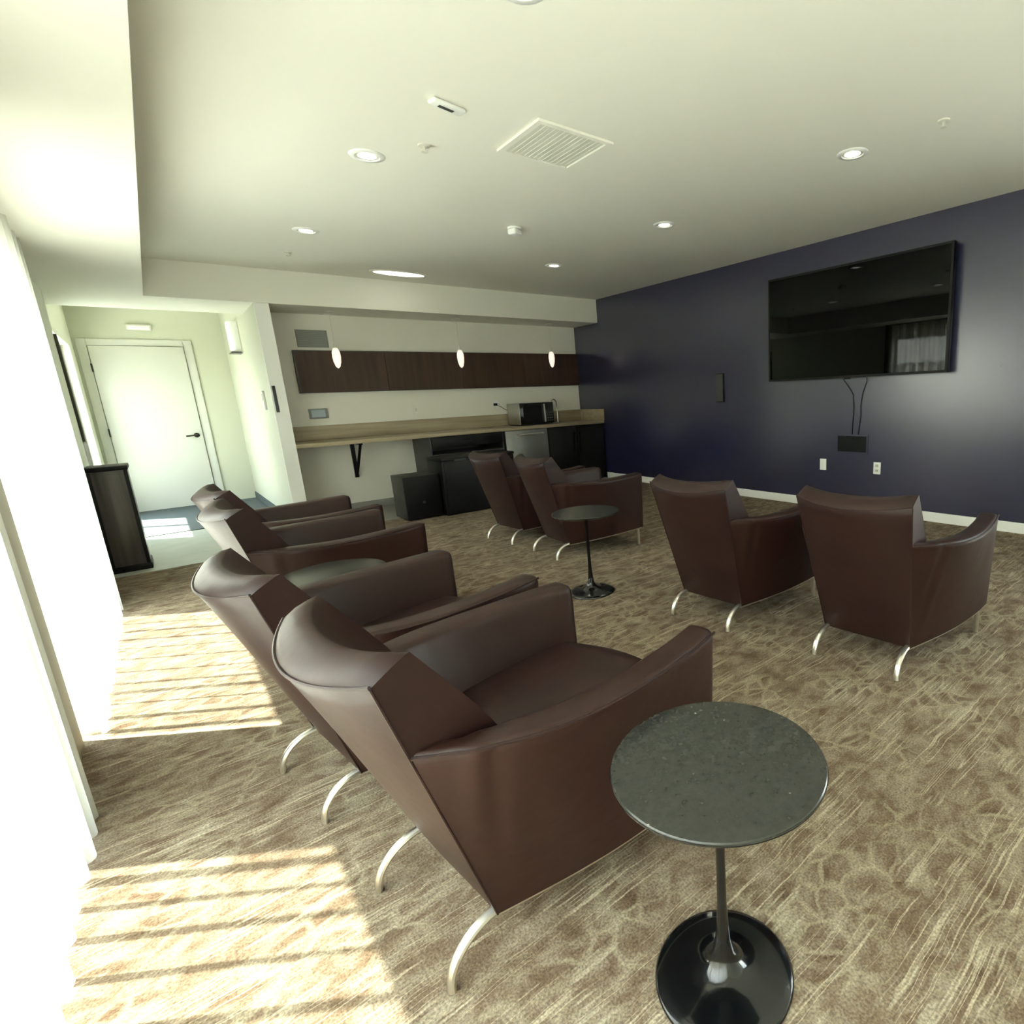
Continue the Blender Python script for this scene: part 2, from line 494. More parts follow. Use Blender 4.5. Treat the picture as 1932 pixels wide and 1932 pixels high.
# ------------------------------------------------------------------ curtains
def curtain(name, label, y0, y1, x, amp, wl, seed, ztop=2.262, zbot=0.012, drift=0.0):
    rnd = random.Random(seed)
    ys = []; ph = 0.0
    n = int((y1 - y0) / 0.009)
    segs = []
    y = y0
    # irregular folds: every fold has its own wavelength and depth
    ph_list = []; cur = 0.0
    wlen = wl * rnd.uniform(0.8, 1.2); a = amp * rnd.uniform(0.7, 1.15); tgt = a
    for i in range(n + 1):
        yy = y0 + (y1 - y0) * i / n
        cur += 2 * PI * ((y1 - y0) / n) / wlen
        if cur >= 2 * PI:
            cur -= 2 * PI
            wlen = wl * rnd.uniform(0.7, 1.4); tgt = amp * rnd.uniform(0.55, 1.2)
        a += (tgt - a) * 0.12
        ph_list.append((yy, cur, a))
    bm = nb()
    nz = 10
    rows = []
    for k in range(nz + 1):
        t = k / nz
        z = lerp(zbot, ztop, t)
        row = []
        for yy, c, a in ph_list:
            s = math.sin(c)
            fold = math.copysign(abs(s) ** 0.75, s)
            env = lerp(1.0, 0.9, t)
            yshift = -0.007 * math.sin(2 * c)
            row.append(bm.verts.new((x + a * env * fold + drift * (1 - t) * math.sin(yy * 2.1 + seed), yy + yshift, z)))
        rows.append(row)
    for r0, r1 in zip(rows, rows[1:]):
        for i in range(len(r0) - 1):
            bm.faces.new((r0[i], r0[i + 1], r1[i + 1], r1[i]))
    t = thing(name, label, 'curtain', (0, 0, 0), group='sheer curtains over the windows')
    obj('cloth', bm, M_sheer, t, True, 180)
    rail = bx(x - 0.012, x + 0.012, y0, y1, ztop - 0.004, ztop + 0.018)
    obj('track', rail, M_bronze, t, False)
    return t
curtain('sheer_curtain', 'white sheer curtain hanging over the far window, before the dark tower bin', 3.06, 5.14, XL + 0.065, 0.052, 0.15, 3)
curtain('sheer_curtain', 'white sheer curtain at the picture edge, nearest the camera', -1.5, 2.44, XL + 0.07, 0.046, 0.125, 8, drift=0.012)

# ------------------------------------------------------------------ armchairs
def make_chair(label):
    t = thing('armchair', label, 'armchair')
    ZR0, ZR1 = 0.105, 0.775
    lean = lambda z: -0.19 * (z - ZR0) / (ZR1 - ZR0)
    hwr = lambda z: 0.205 + 0.05 * (z - ZR0) / (ZR1 - ZR0)
    # ---- backrest
    rings = []
    NT = 16
    NA = 20
    def back_ring(q, inset=0.0, lift=0.0):
        zr = lerp(ZR0, ZR1, q); sr = lean(zr)
        zf = interp([(0, 0.13), (0.43, 0.42), (0.7, 0.61), (1, 0.815)], q)
        sf = interp([(0, 0.16), (0.43, 0.115), (0.7, 0.025), (1, -0.115)], q)
        hw = hwr(zr) - inset
        bulge = 0.068 * q ** 0.8
        hollow = 0.062 * max(0, (q - 0.25) / 0.75)
        r = []
        for i in range(NA + 1):
            u = -1 + 2 * i / NA
            rr = 1 - abs(u) ** 2.0
            r.append(Vector((sr - bulge * rr + inset, hw * u, zr + lift - 0.024 * rr * q ** 5)))
        for i in range(NA + 1):
            u = 1 - 2 * i / NA
            rr = 1 - abs(u) ** 2.3
            hf = hw * (1 - 0.02)
            r.append(Vector((sf - hollow * rr - inset, hf * u, zf + lift - 0.016 * rr * q ** 5)))
        return r
    for k in range(NT + 1):
        rings.append(back_ring(k / NT))
    b = nb()
    VR = [[b.verts.new(p) for p in r] for r in rings]
    NV = len(VR[0])
    for ra, rb in zip(VR, VR[1:]):
        for i in range(NV):
            b.faces.new((ra[i], ra[(i + 1) % NV], rb[(i + 1) % NV], rb[i]))
    b.faces.new(VR[0][::-1])
    # padded top: rows running from the rear edge to the front edge
    rows = [[VR[-1][i] for i in range(NA + 1)]]
    for w_, lf in ((0.06, 0.006), (0.2, 0.012), (0.5, 0.015), (0.8, 0.012), (0.94, 0.006)):
        row = []
        for i in range(NA + 1):
            a_, c_ = VR[-1][i].co, VR[-1][2 * NA + 1 - i].co
            e_ = 1.0 if 0 < i < NA else 0.15
            row.append(b.verts.new(a_.lerp(c_, w_) + Vector((-0.25, 0, 1)) * lf * e_))
        rows.append(row)
    rows.append([VR[-1][2 * NA + 1 - i] for i in range(NA + 1)])
    for ra, rb in zip(rows, rows[1:]):
        for i in range(NA):
            b.faces.new((ra[i], ra[i + 1], rb[i + 1], rb[i]))
    for k_, idx in ((0, 0), (NA, NA)):
        b.faces.new([row[idx] for row in rows])
    back = obj('backrest', b, M_leather_top, t, True, 50)
    # piping round the rear top edge and down both sides
    e = [v for v in back_ring(1.0)[:NA + 1]]
    obj('piping', tube(nb(), [Vector(p) + Vector((-0.001, 0, 0.004)) for p in e], 0.0036, 6), M_leather_top, back)
    for sgn in (0, NA):
        obj('piping', tube(nb(), [back_ring(k / 10)[sgn] for k in range(11)], 0.0028, 6), M_leather_top, back)
    # ---- arms
    KT = [(0, 0.0), (0.12, 0.070), (0.3, 0.130), (0.5, 0.150), (0.8, 0.138), (1, 0.114)]
    KB = [(0, 0.0), (0.12, 0.026), (0.3, 0.062), (0.5, 0.094), (0.8, 0.125), (1, 0.135)]
    def outer(sp, z):
        q = (z - 0.105) / 0.51
        fold = 0.0045 * math.sin(sp * 62 - z * 20) * math.exp(-((sp - 0.115) / 0.07) ** 2) * max(0.0, min(1.0, (z - 0.22) / 0.2))
        return hwr(z) + lerp(interp(KB, sp), interp(KT, sp), max(0, min(1, q))) + fold
    SF = 0.645
    def s_at(sp, z): return lerp(lean(z), SF - 0.01 * (0.6 - z), sp)
    def ztop(sp): return 0.615 - 0.012 * math.sin(PI * sp) 
    def zbot(sp): return 0.105 + 0.05 * sp
    for side in (-1, 1):
        rings = []
        sps = [i / 80 for i in range(1, 28)] + [i / 22 for i in range(8, 22)]
        sps = [0.0] + sps + [0.965, 0.985, 0.996, 1.0]
        for sp in sps:
            th = lerp(0.05, 0.092, min(1, sp / 0.25))
            ins = 0.0
            if sp > 0.955:
                ins = 0.024 * (1 - math.sqrt(max(0, 1 - ((sp - 0.955) / 0.045) ** 2)))
            zt, zb = ztop(sp) - ins, zbot(sp)
            ring = []
            def P(z, inner, d=0.0):
                w = outer(sp, z) - ins - d
                if inner: w = outer(sp, z) - th + ins + d
                return Vector((s_at(sp, z), side * w, z))
            for q in range(10): ring.append(P(lerp(zb, zt - 0.03, q / 9), False))
            for a in (0.35, 0.7, 1.05, 1.4):
                ring.append(P(zt - 0.022 + 0.022 * math.sin(a), False, 0.022 * (1 - math.cos(a))))
            for a in (1.4, 1.05, 0.7, 0.35):
                ring.append(P(zt - 0.022 + 0.022 * math.sin(a), True, 0.022 * (1 - math.cos(a))))
            for z in (zt - 0.03, lerp(zb, zt, 0.66), lerp(zb, zt, 0.33), zb): ring.append(P(z, True))
            rings.append(ring)
        if side > 0: rings = [r[::-1] for r in rings]
        arm = obj('armrest', loft(nb(), rings), M_leather, t, True, 50)
        pts = []
        for i in range(24):
            sp = i / 23 * 0.985
            z = ztop(sp) - 0.012
            pts.append(Vector((s_at(sp, z), side * (outer(sp, z) + 0.0015 - 0.0035), z + 0.002)))
        obj('piping', tube(nb(), pts, 0.0042, 6), M_leather_top, arm)
        # steel rail along the lower edge
        pts = []
        for i in range(14):
            sp = i / 13 * 0.96
            z = zbot(sp) - 0.006
            pts.append(Vector((s_at(sp, z + 0.004), side * (outer(sp, zbot(sp)) - 0.010), z)))
        obj('rail', tube(nb(), pts, 0.006, 6), M_steel, t)
    # ---- seat
    rings = []
    N = 14
    for i in range(N + 1):
        q = i / N
        s = lerp(0.0, 0.635, q)
        fr = 0.0 if q < 0.9 else (q - 0.9) / 0.1
        ring = []
        for j in range(13):
            u = -1 + 2 * j / 12
            sp = (s - lean(0.4)) / (SF - lean(0.4))
            w = outer(sp, 0.4) - 0.088
            crown = 0.018 * (1 - u * u)
            zt = 0.405 + 0.02 * q + crown - 0.03 * fr * fr
            ss = s + 0.03 * fr * (1 - u * u)
            ring.append(Vector((ss, w * u, zt)))
        for j in range(13):
            u = 1 - 2 * j / 12
            sp = (s - lean(0.15)) / (SF - lean(0.15))
            w = outer(sp, 0.15) - 0.075
            ring.append(Vector((s + 0.03 * fr * (1 - u * u), w * u, 0.125 + 0.035 * q)))
        rings.append(ring)
    obj('seat', loft(nb(), rings), M_leather_top, t, True, 50)
    # ---- legs
    for side in (-1, 1):
        pts = [Vector((0.06, side * 0.190, 0.108))]
        for k in range(11):
            a = k / 10 * PI / 2
            pts.append(Vector((-0.002 - 0.118 * math.sin(a), side * (0.193 + 0.004 * k / 10), 0.006 + 0.104 * math.cos(a))))
        pts.append(Vector((-0.121, side * 0.198, 0.0)))
        obj('leg', tube(nb(), pts, 0.0125, 10, ry=0.0095, side=(0, 1, 0)), M_steel, t)
        obj('leg', tube(nb(), [(0.595, side * 0.305, 0.20), (0.598, side * 0.305, 0.10), (0.60, side * 0.305, 0.0)], 0.012, 10), M_steel, t)
    return t

chairs = [
    # x, y, rot(deg), label
    (0.355, 1.275, 5.5, 'brown leather armchair nearest the camera, beside the foreground marble table'),
    (0.262, 2.06, 7.5, 'brown leather armchair directly behind the nearest one, along the curtains'),
    (0.335, 3.44, 4.0, 'brown leather armchair beyond the left row\'s little table, third along the curtains'),
    (0.35, 4.27, 4.5, 'farthest brown leather armchair of the curtain-side row, facing the kitchen wall side'),
    (2.245, 1.185, 3.5, 'dark brown armchair at far right, back turned, nearest the television'),
    (2.134, 2.06, 4.7, 'dark brown armchair between the rightmost chair and the middle round table'),
    (2.262, 3.925, -2.5, 'dark brown armchair just behind the middle round table'),
    (2.23, 4.685, 5.7, 'farthest dark brown armchair of the right row, nearest the steel dishwasher'),
]
chairs[3] = chairs[3][:3] + ('farthest brown leather armchair of the curtain-side row, partly hidden',)
proto = None
for i, (x, y, r, lab) in enumerate(chairs):
    if proto is None:
        proto = make_chair(lab); c = proto
    else:
        c = copy_tree(proto)
    c.location = (x, y, 0)
    c.rotation_euler = (0, 0, math.radians(r))
    c['label'] = lab
    c['group'] = 'leather armchairs in two rows'

# ------------------------------------------------------------------ pedestal side tables
def make_table():
    t = thing('side_table', '', 'side table')
    H = 0.535
    top = lathe(nb(), [(0.0, H - 0.018), (0.187, H - 0.018), (0.205, H - 0.012), (0.2115, H - 0.006), (0.2120, H - 0.002), (0.210, H), (0.0, H)], seg=96)
    obj('tabletop', top, M_stone, t, True, 40)
    rim = lathe(nb(), [(0.2105, H - 0.0085), (0.2132, H - 0.007), (0.2132, H - 0.0045), (0.2105, H - 0.003)], seg=96)
    obj('rim', rim, M_black, t, True)
    prof = [(0.0, 0.0), (0.150, 0.0), (0.151, 0.004), (0.146, 0.009), (0.120, 0.014), (0.085, 0.020), (0.055, 0.028), (0.035, 0.042), (0.023, 0.065), (0.0165, 0.10), (0.0125, 0.15), (0.010, 0.20), (0.0, 0.20)]
    obj('base', lathe(nb(), prof, seg=72), M_black, t, True, 60)
    obj('pole', lathe(nb(), [(0.0, 0.18), (0.0105, 0.18), (0.0098, 0.3), (0.0105, 0.43), (0.014, 0.485), (0.028, 0.510), (0.05, 0.517), (0.0, 0.517)], seg=24), M_black, t, True, 60)
    return t
tb = make_table()
tables = [(0.70, 0.675, 'round dark marble side table with black pedestal, in the foreground'),
          (1.905, 2.93, 'round side table with thin black pedestal in the middle of the room'),
          (0.47, 2.78, 'round side table almost hidden between two curtain-side armchairs')]
for i, (x, y, lab) in enumerate(tables):
    k = tb if i == 0 else copy_tree(tb)
    k.location = (x, y, 0)
    k['label'] = lab
    k['group'] = 'round pedestal side tables'

# ------------------------------------------------------------------ television and blue-wall fittings
tv = thing('television', 'large flat black television hung on the navy wall', 'television', (XR, 2.88, 1.31))
obj('mount', bx(-0.05, 0, -0.35, 0.35, 0.25, 0.75), M_blackm, tv, False)
obj('body', bx(-0.098, -0.045, -0.925, 0.925, 0.0, 1.02, bev=0.006), M_blackm, tv)
obj('screen', bx(-0.100, -0.0975, -0.905, 0.905, 0.022, 1.0), M_screen, tv, False)
obj('bezel', box(box(box(box(nb(), -0.103, -0.096, -0.925, -0.906, 0, 1.02), -0.103, -0.096, 0.906, 0.925, 0, 1.02), -0.103, -0.096, -0.906, 0.906, 0, 0.021), -0.103, -0.096, -0.906, 0.906, 1.001, 1.02), M_blackm, tv, False)
obj('sensor', bx(-0.1, -0.085, -0.03, 0.03, -0.012, 0.001), M_blackm, tv, False)

def cable(label, pts, r=0.0035):
    o = obj('cable', tube(nb(), pts, r, 6), M_blackm)
    tag(o, label, 'cable')
    return o
cable('thin black cable hanging left below the television', [(XR - 0.05, 2.95, 1.303), (XR - 0.012, 2.93, 1.25), (XR - 0.006, 2.86, 1.15), (XR - 0.006, 2.85, 1.0), (XR - 0.006, 2.86, 0.85), (XR - 0.008, 2.86, 0.75)])
cable('thin black cable looping down right of the other, below the television', [(XR - 0.05, 2.70, 1.303), (XR - 0.012, 2.72, 1.27), (XR - 0.006, 2.76, 1.17), (XR - 0.006, 2.78, 1.05), (XR - 0.006, 2.775, 0.95), (XR - 0.006, 2.80, 0.75)])

sp = thing('wall_speaker', 'narrow black upright speaker on the navy wall, left of the television', 'speaker', (XR, 4.60, 1.105))
obj('cabinet', bx(-0.022, 0, -0.062, 0.062, 0, 0.335, bev=0.004), M_blackm, sp)
obj('grille', bx(-0.027, -0.021, -0.054, 0.054, 0.01, 0.325, bev=0.002), M_sock, sp)

bp_ = thing('wall_box', 'dark rectangular cable box in the navy wall under the television', 'wall box', (XR, 2.86, 0.58))
fr = nb()
for a in ((-0.17, -0.155, 0, 0.185), (0.155, 0.17, 0, 0.185), (-0.155, 0.155, 0, 0.015), (-0.155, 0.155, 0.17, 0.185)):
    box(fr, -0.012, 0, a[0], a[1], a[2], a[3])
obj('frame', fr, M_blue, bp_, False)
obj('insert', bx(-0.008, 0, -0.155, 0.155, 0.015, 0.17), M_blackm, bp_, False)

def outlet(y, z, label, blank=False):
    o = thing('wall_outlet', label, 'outlet', (XR, y, z), group='white wall outlets on the navy wall')
    obj('plate', bx(-0.008, 0, -0.037, 0.037, -0.058, 0.058, bev=0.003), M_wplast, o)
    if not blank:
        for dz in (-0.024, 0.024):
            s = obj('socket', bx(-0.0105, -0.007, -0.017, 0.017, dz - 0.014, dz + 0.014, bev=0.002), M_vent, o)
            obj('slot', box(bx(-0.0112, -0.0100, -0.008, -0.005, dz - 0.006, dz + 0.006), -0.0112, -0.0100, 0.005, 0.008, dz - 0.006, dz + 0.006), M_sock, s, False)
    else:
        obj('jack', bx(-0.010, -0.007, -0.016, 0.016, -0.034, 0.034, bev=0.002), M_wplast, o)
outlet(3.185, 0.45, 'white wall plate left of and below the dark cable box', True)
outlet(2.59, 0.45, 'white double outlet right of and below the dark cable box')
for y, z, lab in ((1.473, 1.063, 'small dark round sensor dot on the navy wall, lower one'), (1.59, 1.343, 'small dark round sensor dot on the navy wall, upper one')):
    o = obj('wall_sensor', tube(nb(), [(XR - 0.006, y, z), (XR, y, z)], 0.013, 16), M_blue)
    tag(o, lab, 'sensor')

# ------------------------------------------------------------------ kitchen wall
pn = thing('wall_panel', 'long dark walnut panel across the kitchen wall', 'wall panel', (0, YK, 1.415))
bm = nb()
xs = [1.30 + i * (XR - 0.003 - 1.30) / 4 for i in range(5)]
for a, b_ in zip(xs, xs[1:]):
    box(bm, a + 0.002, b_ - 0.002, -0.045, 0, 0.01, 0.46)
obj('veneer', bm, M_walnut, pn, False)
obj('frame', box(box(bx(1.285, 1.30, -0.05, 0, 0, 0.47), 1.30, XR - 0.002, -0.05, 0, 0.46, 0.47), 1.30, XR - 0.002, -0.05, 0, 0, 0.01), M_walnut_edge, pn, False)

ct = thing('kitchen_counter', 'long pale grey-oak counter with matching upstand', 'counter', (0, 0, 0))
obj('worktop', bx(1.062, XR - 0.001, 7.0, YK - 0.001, 0.838, 0.880, bev=0.003), M_oak, ct)
obj('backsplash', bx(1.062, XR - 0.02, YK - 0.02, YK - 0.001, 0.880, 1.045, bev=0.002), M_oak, ct)
obj('backsplash', bx(XR - 0.02, XR - 0.001, 6.99, YK - 0.001, 0.880, 1.045, bev=0.002), M_oak, ct)
bk = thing('counter_bracket', 'black triangular steel bracket holding up the counter', 'bracket', (1.72, YK, 0.40))
b1 = bx(-0.02, 0.02, -0.03, -0.001, 0.0, 0.436)
obj('upright', b1, M_blackm, bk, False)
obj('arm', bx(-0.02, 0.02, -0.42, -0.03, 0.41, 0.436), M_blackm, bk, False)
obj('brace', tube(nb(), [(0, -0.40, 0.415), (0, -0.02, 0.02)], 0.016, 8), M_blackm, bk)

vt = thing('wall_vent', 'grey square grille high on the kitchen wall above the walnut panel', 'vent', (1.505, YK, 1.92))
obj('frame', bx(-0.155, 0.155, -0.012, 0, 0, 0.19, bev=0.003), mat('grey_grille', (0.22, 0.23, 0.20, 1), 0.5), vt)
g = nb()
for k in range(9):
    box(g, -0.14, 0.14, -0.018, -0.011, 0.012 + k * 0.019, 0.022 + k * 0.019)
obj('louvre', g, mat('grey_louvre', (0.26, 0.27, 0.24, 1), 0.5), vt, False)

ip = thing('control_panel', 'small screen panel with light grey frame on the kitchen wall', 'control panel', (1.435, YK, 1.125))
obj('frame', bx(-0.095, 0.095, -0.022, 0, 0, 0.115, bev=0.004), mat('grey_frame', (0.22, 0.23, 0.22, 1), 0.4), ip)
obj('screen', bx(-0.072, 0.066, -0.024, -0.020, 0.018, 0.098), M_scrn, ip, False)

o = thing('wall_socket', 'faint white socket on the kitchen wall, middle of the counter', 'socket', (2.52, YK, 1.17))
obj('plate', bx(-0.036, 0.036, -0.007, 0, -0.058, 0.058, bev=0.002), M_wall, o)
obj('slot', bx(-0.012, 0.012, -0.009, -0.006, -0.02, 0.02), M_vent, o, False)
o = thing('wall_socket', 'white socket with a black plug, left of the microwave', 'socket', (3.62, YK, 1.18))
obj('plate', bx(-0.036, 0.036, -0.007, 0, -0.058, 0.058, bev=0.002), M_wplast, o)
obj('plug', bx(-0.045, 0.0, -0.045, -0.006, -0.012, 0.022, bev=0.004), M_blackm, o)
cable('black microwave cord trailing from its plug on the kitchen wall', [(3.60, YK - 0.04, 1.18), (3.66, YK - 0.06, 1.15), (3.72, YK - 0.05, 1.11), (3.80, YK - 0.05, 1.08)])

mw = thing('microwave', 'black and steel microwave oven on the counter', 'microwave', (3.995, 7.16, 0.882))
obj('case', bx(-0.265, 0.265, 0.02, 0.38, 0.012, 0.305, bev=0.006), M_inox, mw)
obj('base', bx(-0.25, 0.25, 0.03, 0.37, 0, 0.014), M_blackm, mw, False)
d = obj('door', bx(-0.26, 0.13, 0.0, 0.022, 0.014, 0.303, bev=0.004), M_black, mw)
obj('window', bx(-0.215, 0.075, -0.003, 0.001, 0.06, 0.255), M_blackm, d, False)
obj('handle', bx(0.096, 0.118, -0.028, 0.0, 0.035, 0.285, bev=0.005), M_inox, d)
p_ = obj('control_panel', bx(0.133, 0.262, 0.0, 0.022, 0.014, 0.303, bev=0.004), M_black, mw)
kk = nb()
for r_ in range(4):
    for c_ in range(3):
        box(kk, 0.152 + c_ * 0.034, 0.176 + c_ * 0.034, -0.003, 0.001, 0.04 + r_ * 0.036, 0.062 + r_ * 0.036)
obj('buttons', kk, M_sock, p_, False)

fc = thing('faucet', 'slender chrome gooseneck faucet right of the microwave', 'faucet', (4.47, 7.42, 0.881))
obj('base', lathe(nb(), [(0, 0), (0.026, 0), (0.024, 0.012), (0.014, 0.03), (0, 0.03)], seg=24), M_chrome, fc)
pts = [(0, 0, 0.02), (0, 0, 0.12), (0, 0, 0.27)]
for k in range(1, 10):
    a = k / 9 * PI
    pts.append((-0.055 + 0.055 * math.cos(a), -0.02 * k / 9, 0.27 + 0.07 * math.sin(a)))
pts.append((-0.11, -0.02, 0.22))
obj('spout', tube(nb(), pts, 0.010, 10), M_chrome, fc)
obj('handle', tube(nb(), [(0.01, 0, 0.06), (0.05, 0, 0.09), (0.075, 0, 0.12)], 0.006, 8), M_chrome, fc)

# under-counter units
cb = thing('base_cabinet', 'black base cabinet with open shelf and grey side under the counter', 'cabinet', (2.42, 7.02, 0))
obj('body', box(box(box(bx(0.0, 0.02, 0.0, 0.60, 0.0, 0.835), 0.94, 0.96, 0.0, 0.60, 0.0, 0.835), 0.02, 0.94, 0.58, 0.60, 0.0, 0.835), 0.02, 0.94, 0.0, 0.58, 0.60, 0.62), M_grey, cb, False)
dr = obj('drawer', bx(0.02, 0.94, -0.018, 0.02, 0.70, 0.83, bev=0.002), M_cab, cb)
obj('handle', bx(0.40, 0.56, -0.035, -0.018, 0.76, 0.772, bev=0.003), M_cab, dr)
for a in (0.02, 0.482):
    d = obj('door', bx(a, a + 0.458, -0.018, 0.0, 0.09, 0.60, bev=0.002), M_cab, cb)
    obj('handle', bx(a + 0.2, a + 0.26, -0.03, -0.018, 0.56, 0.572, bev=0.003), M_cab, d)

dw = thing('dishwasher', 'stainless steel dishwasher under the counter', 'dishwasher', (3.40, 7.0, 0))
obj('body', bx(0.0, 0.635, 0.03, 0.61, 0.09, 0.834), M_grey, dw, False)
dd = obj('door', bx(0.0, 0.635, 0.0, 0.03, 0.10, 0.834, bev=0.008), M_inoxd, dw)
obj('handle', tube(nb(), [(0.18, 0.0, 0.775), (0.18, -0.04, 0.775), (0.55, -0.04, 0.775), (0.55, 0.0, 0.775)], 0.012, 10), M_steel, dd)
obj('kickplate', bx(0.02, 0.615, 0.06, 0.08, 0.0, 0.09), M_blackm, dw, False)

fr_ = thing('refrigerator', 'black under-counter refrigerator beside the navy wall', 'refrigerator', (4.05, 7.0, 0))
obj('body', bx(0.0, 0.94, 0.03, 0.61, 0.05, 0.834), M_blackm, fr_, False)
for a, b_ in ((0.0, 0.467), (0.473, 0.94)):
    d = obj('door', bx(a, b_, 0.0, 0.03, 0.10, 0.83, bev=0.004), M_cab, fr_)
    obj('handle', bx(a + 0.42 if a == 0 else a + 0.03, a + 0.435 if a == 0 else a + 0.045, -0.025, 0.0, 0.45, 0.75, bev=0.004), M_cab, d)
obj('kickplate', bx(0.02, 0.92, 0.06, 0.08, 0.0, 0.09), M_blackm, fr_, False)

ch = thing('storage_chest', 'low wide black chest in front of the kitchen counter', 'chest', (2.245, 6.22, 0))
obj('body', bx(0.0, 0.86, 0.015, 0.46, 0.0, 0.61, bev=0.004), M_cab, ch)
obj('lid', bx(-0.005, 0.865, 0.0, 0.47, 0.615, 0.64, bev=0.006), M_cab, ch)
obj('latch', bx(0.14, 0.27, -0.010, 0.002, 0.605, 0.625, bev=0.002), M_grey, ch)
obj('door', bx(0.02, 0.84, 0.0, 0.016, 0.03, 0.59, bev=0.003), M_cab, ch)
sb = thing('subwoofer', 'small square black box with grey side, standing left of the chest', 'subwoofer', (1.84, 6.30, 0))
obj('cabinet', bx(0.0, 0.385, 0.02, 0.40, 0.012, 0.48, bev=0.004), M_grey, sb)
obj('front_panel', bx(0.003, 0.382, 0.0, 0.022, 0.016, 0.477, bev=0.003), M_blackm, sb)
obj('knob', tube(nb(), [(0.19, -0.008, 0.19), (0.19, 0.002, 0.19)], 0.016, 16), M_grey, sb)
for a in (0.03, 0.33):
    obj('foot', bx(a, a + 0.03, 0.05, 0.35, 0.0, 0.012), M_blackm, sb, False)

# pendants
def make_pendant():
    t = thing('pendant_lamp', '', 'pendant lamp')
    obj('canopy', lathe(nb(), [(0, 0), (0.05, 0), (0.05, -0.012), (0.02, -0.024), (0, -0.024)], seg=24), M_vent, t)
    obj('cord', tube(nb(), [(0, 0, -0.02), (0, 0, -0.37)], 0.0022, 6), M_vent, t)
    obj('socket', lathe(nb(), [(0, -0.34), (0.012, -0.345), (0.016, -0.37), (0.022, -0.40), (0, -0.40)], seg=16), M_vent, t)
    obj('lamp_shade', lathe(nb(), [(0, -0.385), (0.024, -0.39), (0.040, -0.43), (0.043, -0.48), (0.037, -0.54), (0.022, -0.59), (0.0, -0.61)], seg=24), M_pend, t, True, 80)
    return t
pd = make_pendant()
for i, (x, lab) in enumerate(((1.655, 'white glass pendant lamp on the left, near the grey grille'),
                              (3.07, 'white glass pendant lamp hanging in the middle of the three'),
                              (4.41, 'white glass pendant lamp on the right, above the microwave'))):
    k = pd if i == 0 else copy_tree(pd)
    k.location = (x, 7.34, ZS)
    k['label'] = lab
    k['group'] = 'pendant lamps over the counter'

# ------------------------------------------------------------------ ceiling fittings
def make_downlight():
    t = thing('recessed_light', '', 'ceiling light')
    obj('ring', lathe(nb(), [(0.062, -0.002), (0.064, -0.008), (0.088, -0.006), (0.092, 0.0), (0.062, 0.0)], seg=40), M_wplast, t, True, 60)
    obj('reflector', lathe(nb(), [(0.0635, -0.0025), (0.0635, -0.001), (0.045, -0.001), (0.045, -0.0025)], seg=40), M_vent, t)
    obj('lens', lathe(nb(), [(0, -0.004), (0.046, -0.004), (0.046, -0.001), (0, -0.001)], seg=32), M_light, t)
    return t
dl = make_downlight()
LP = [(1.14, 3.65, 'round recessed ceiling light left of the square vent'),
      (1.15, 5.38, 'round recessed ceiling light on the left, farther toward the kitchen'),
      (3.39, 5.43, 'smallest round recessed ceiling light, farthest, above the kitchen side'),
      (3.39, 3.69, 'round recessed ceiling light above the right row, middle distance'),
      (3.37, 1.97, 'round recessed ceiling light at right, nearest the television'),
      (1.17, 1.93, 'round recessed ceiling light cut by the top picture edge')]
for i, (x, y, lab) in enumerate(LP):
    k = dl if i == 0 else copy_tree(dl)
    k.location = (x, y, ZC)
    k['label'] = lab
    k['group'] = 'recessed ceiling lights'
    ld = bpy.data.lights.new('downlight', 'SPOT')
    ld.energy = 6; ld.spot_size = math.radians(120); ld.spot_blend = 0.8; ld.shadow_soft_size = 0.05
    ld.color = (1, 0.9, 0.72)
    lo = bpy.data.objects.new('downlight_lamp', ld)
    col.objects.link(lo)
    lo.location = (x, y, ZC - 0.02)

glow_oval = thing('ceiling_glow', 'bright oval patch of light on the ceiling beside the far soffit', 'ceiling light', (2.20, 6.57, ZC))  # emissive disc standing in for a patch of reflected sun on the ceiling
glow_oval.scale = (1.45, 0.55, 1)
obj('housing', lathe(nb(), [(0, 0), (0.20, 0), (0.20, -0.006), (0.19, -0.010), (0, -0.010)], seg=48), M_ceil, glow_oval)  # housing and lens only carry the glow, no known fitting
obj('lens', lathe(nb(), [(0, -0.010), (0.175, -0.010), (0.15, -0.014), (0, -0.016)], seg=48), M_light, glow_oval)

cv = thing('ceiling_vent', 'square white louvred air vent in the middle of the ceiling', 'vent', (1.90, 2.93, ZC))
q = nb()
for a in ((-0.23, -0.20, -0.23, 0.23), (0.20, 0.23, -0.23, 0.23), (-0.20, 0.20, -0.23, -0.20), (-0.20, 0.20, 0.20, 0.23)):
    box(q, a[0], a[1], a[2], a[3], -0.012, 0)
obj('frame', q, M_ceil, cv, False)
q = nb()
for k in range(14):
    x = -0.185 + k * 0.0285
    box(q, x - 0.010, x + 0.006, -0.20, 0.20, -0.008, -0.004)
obj('louvre', q, M_vent, cv, False)
obj('backing', bx(-0.20, 0.20, -0.20, 0.20, -0.002, 0), M_vent, cv, False)

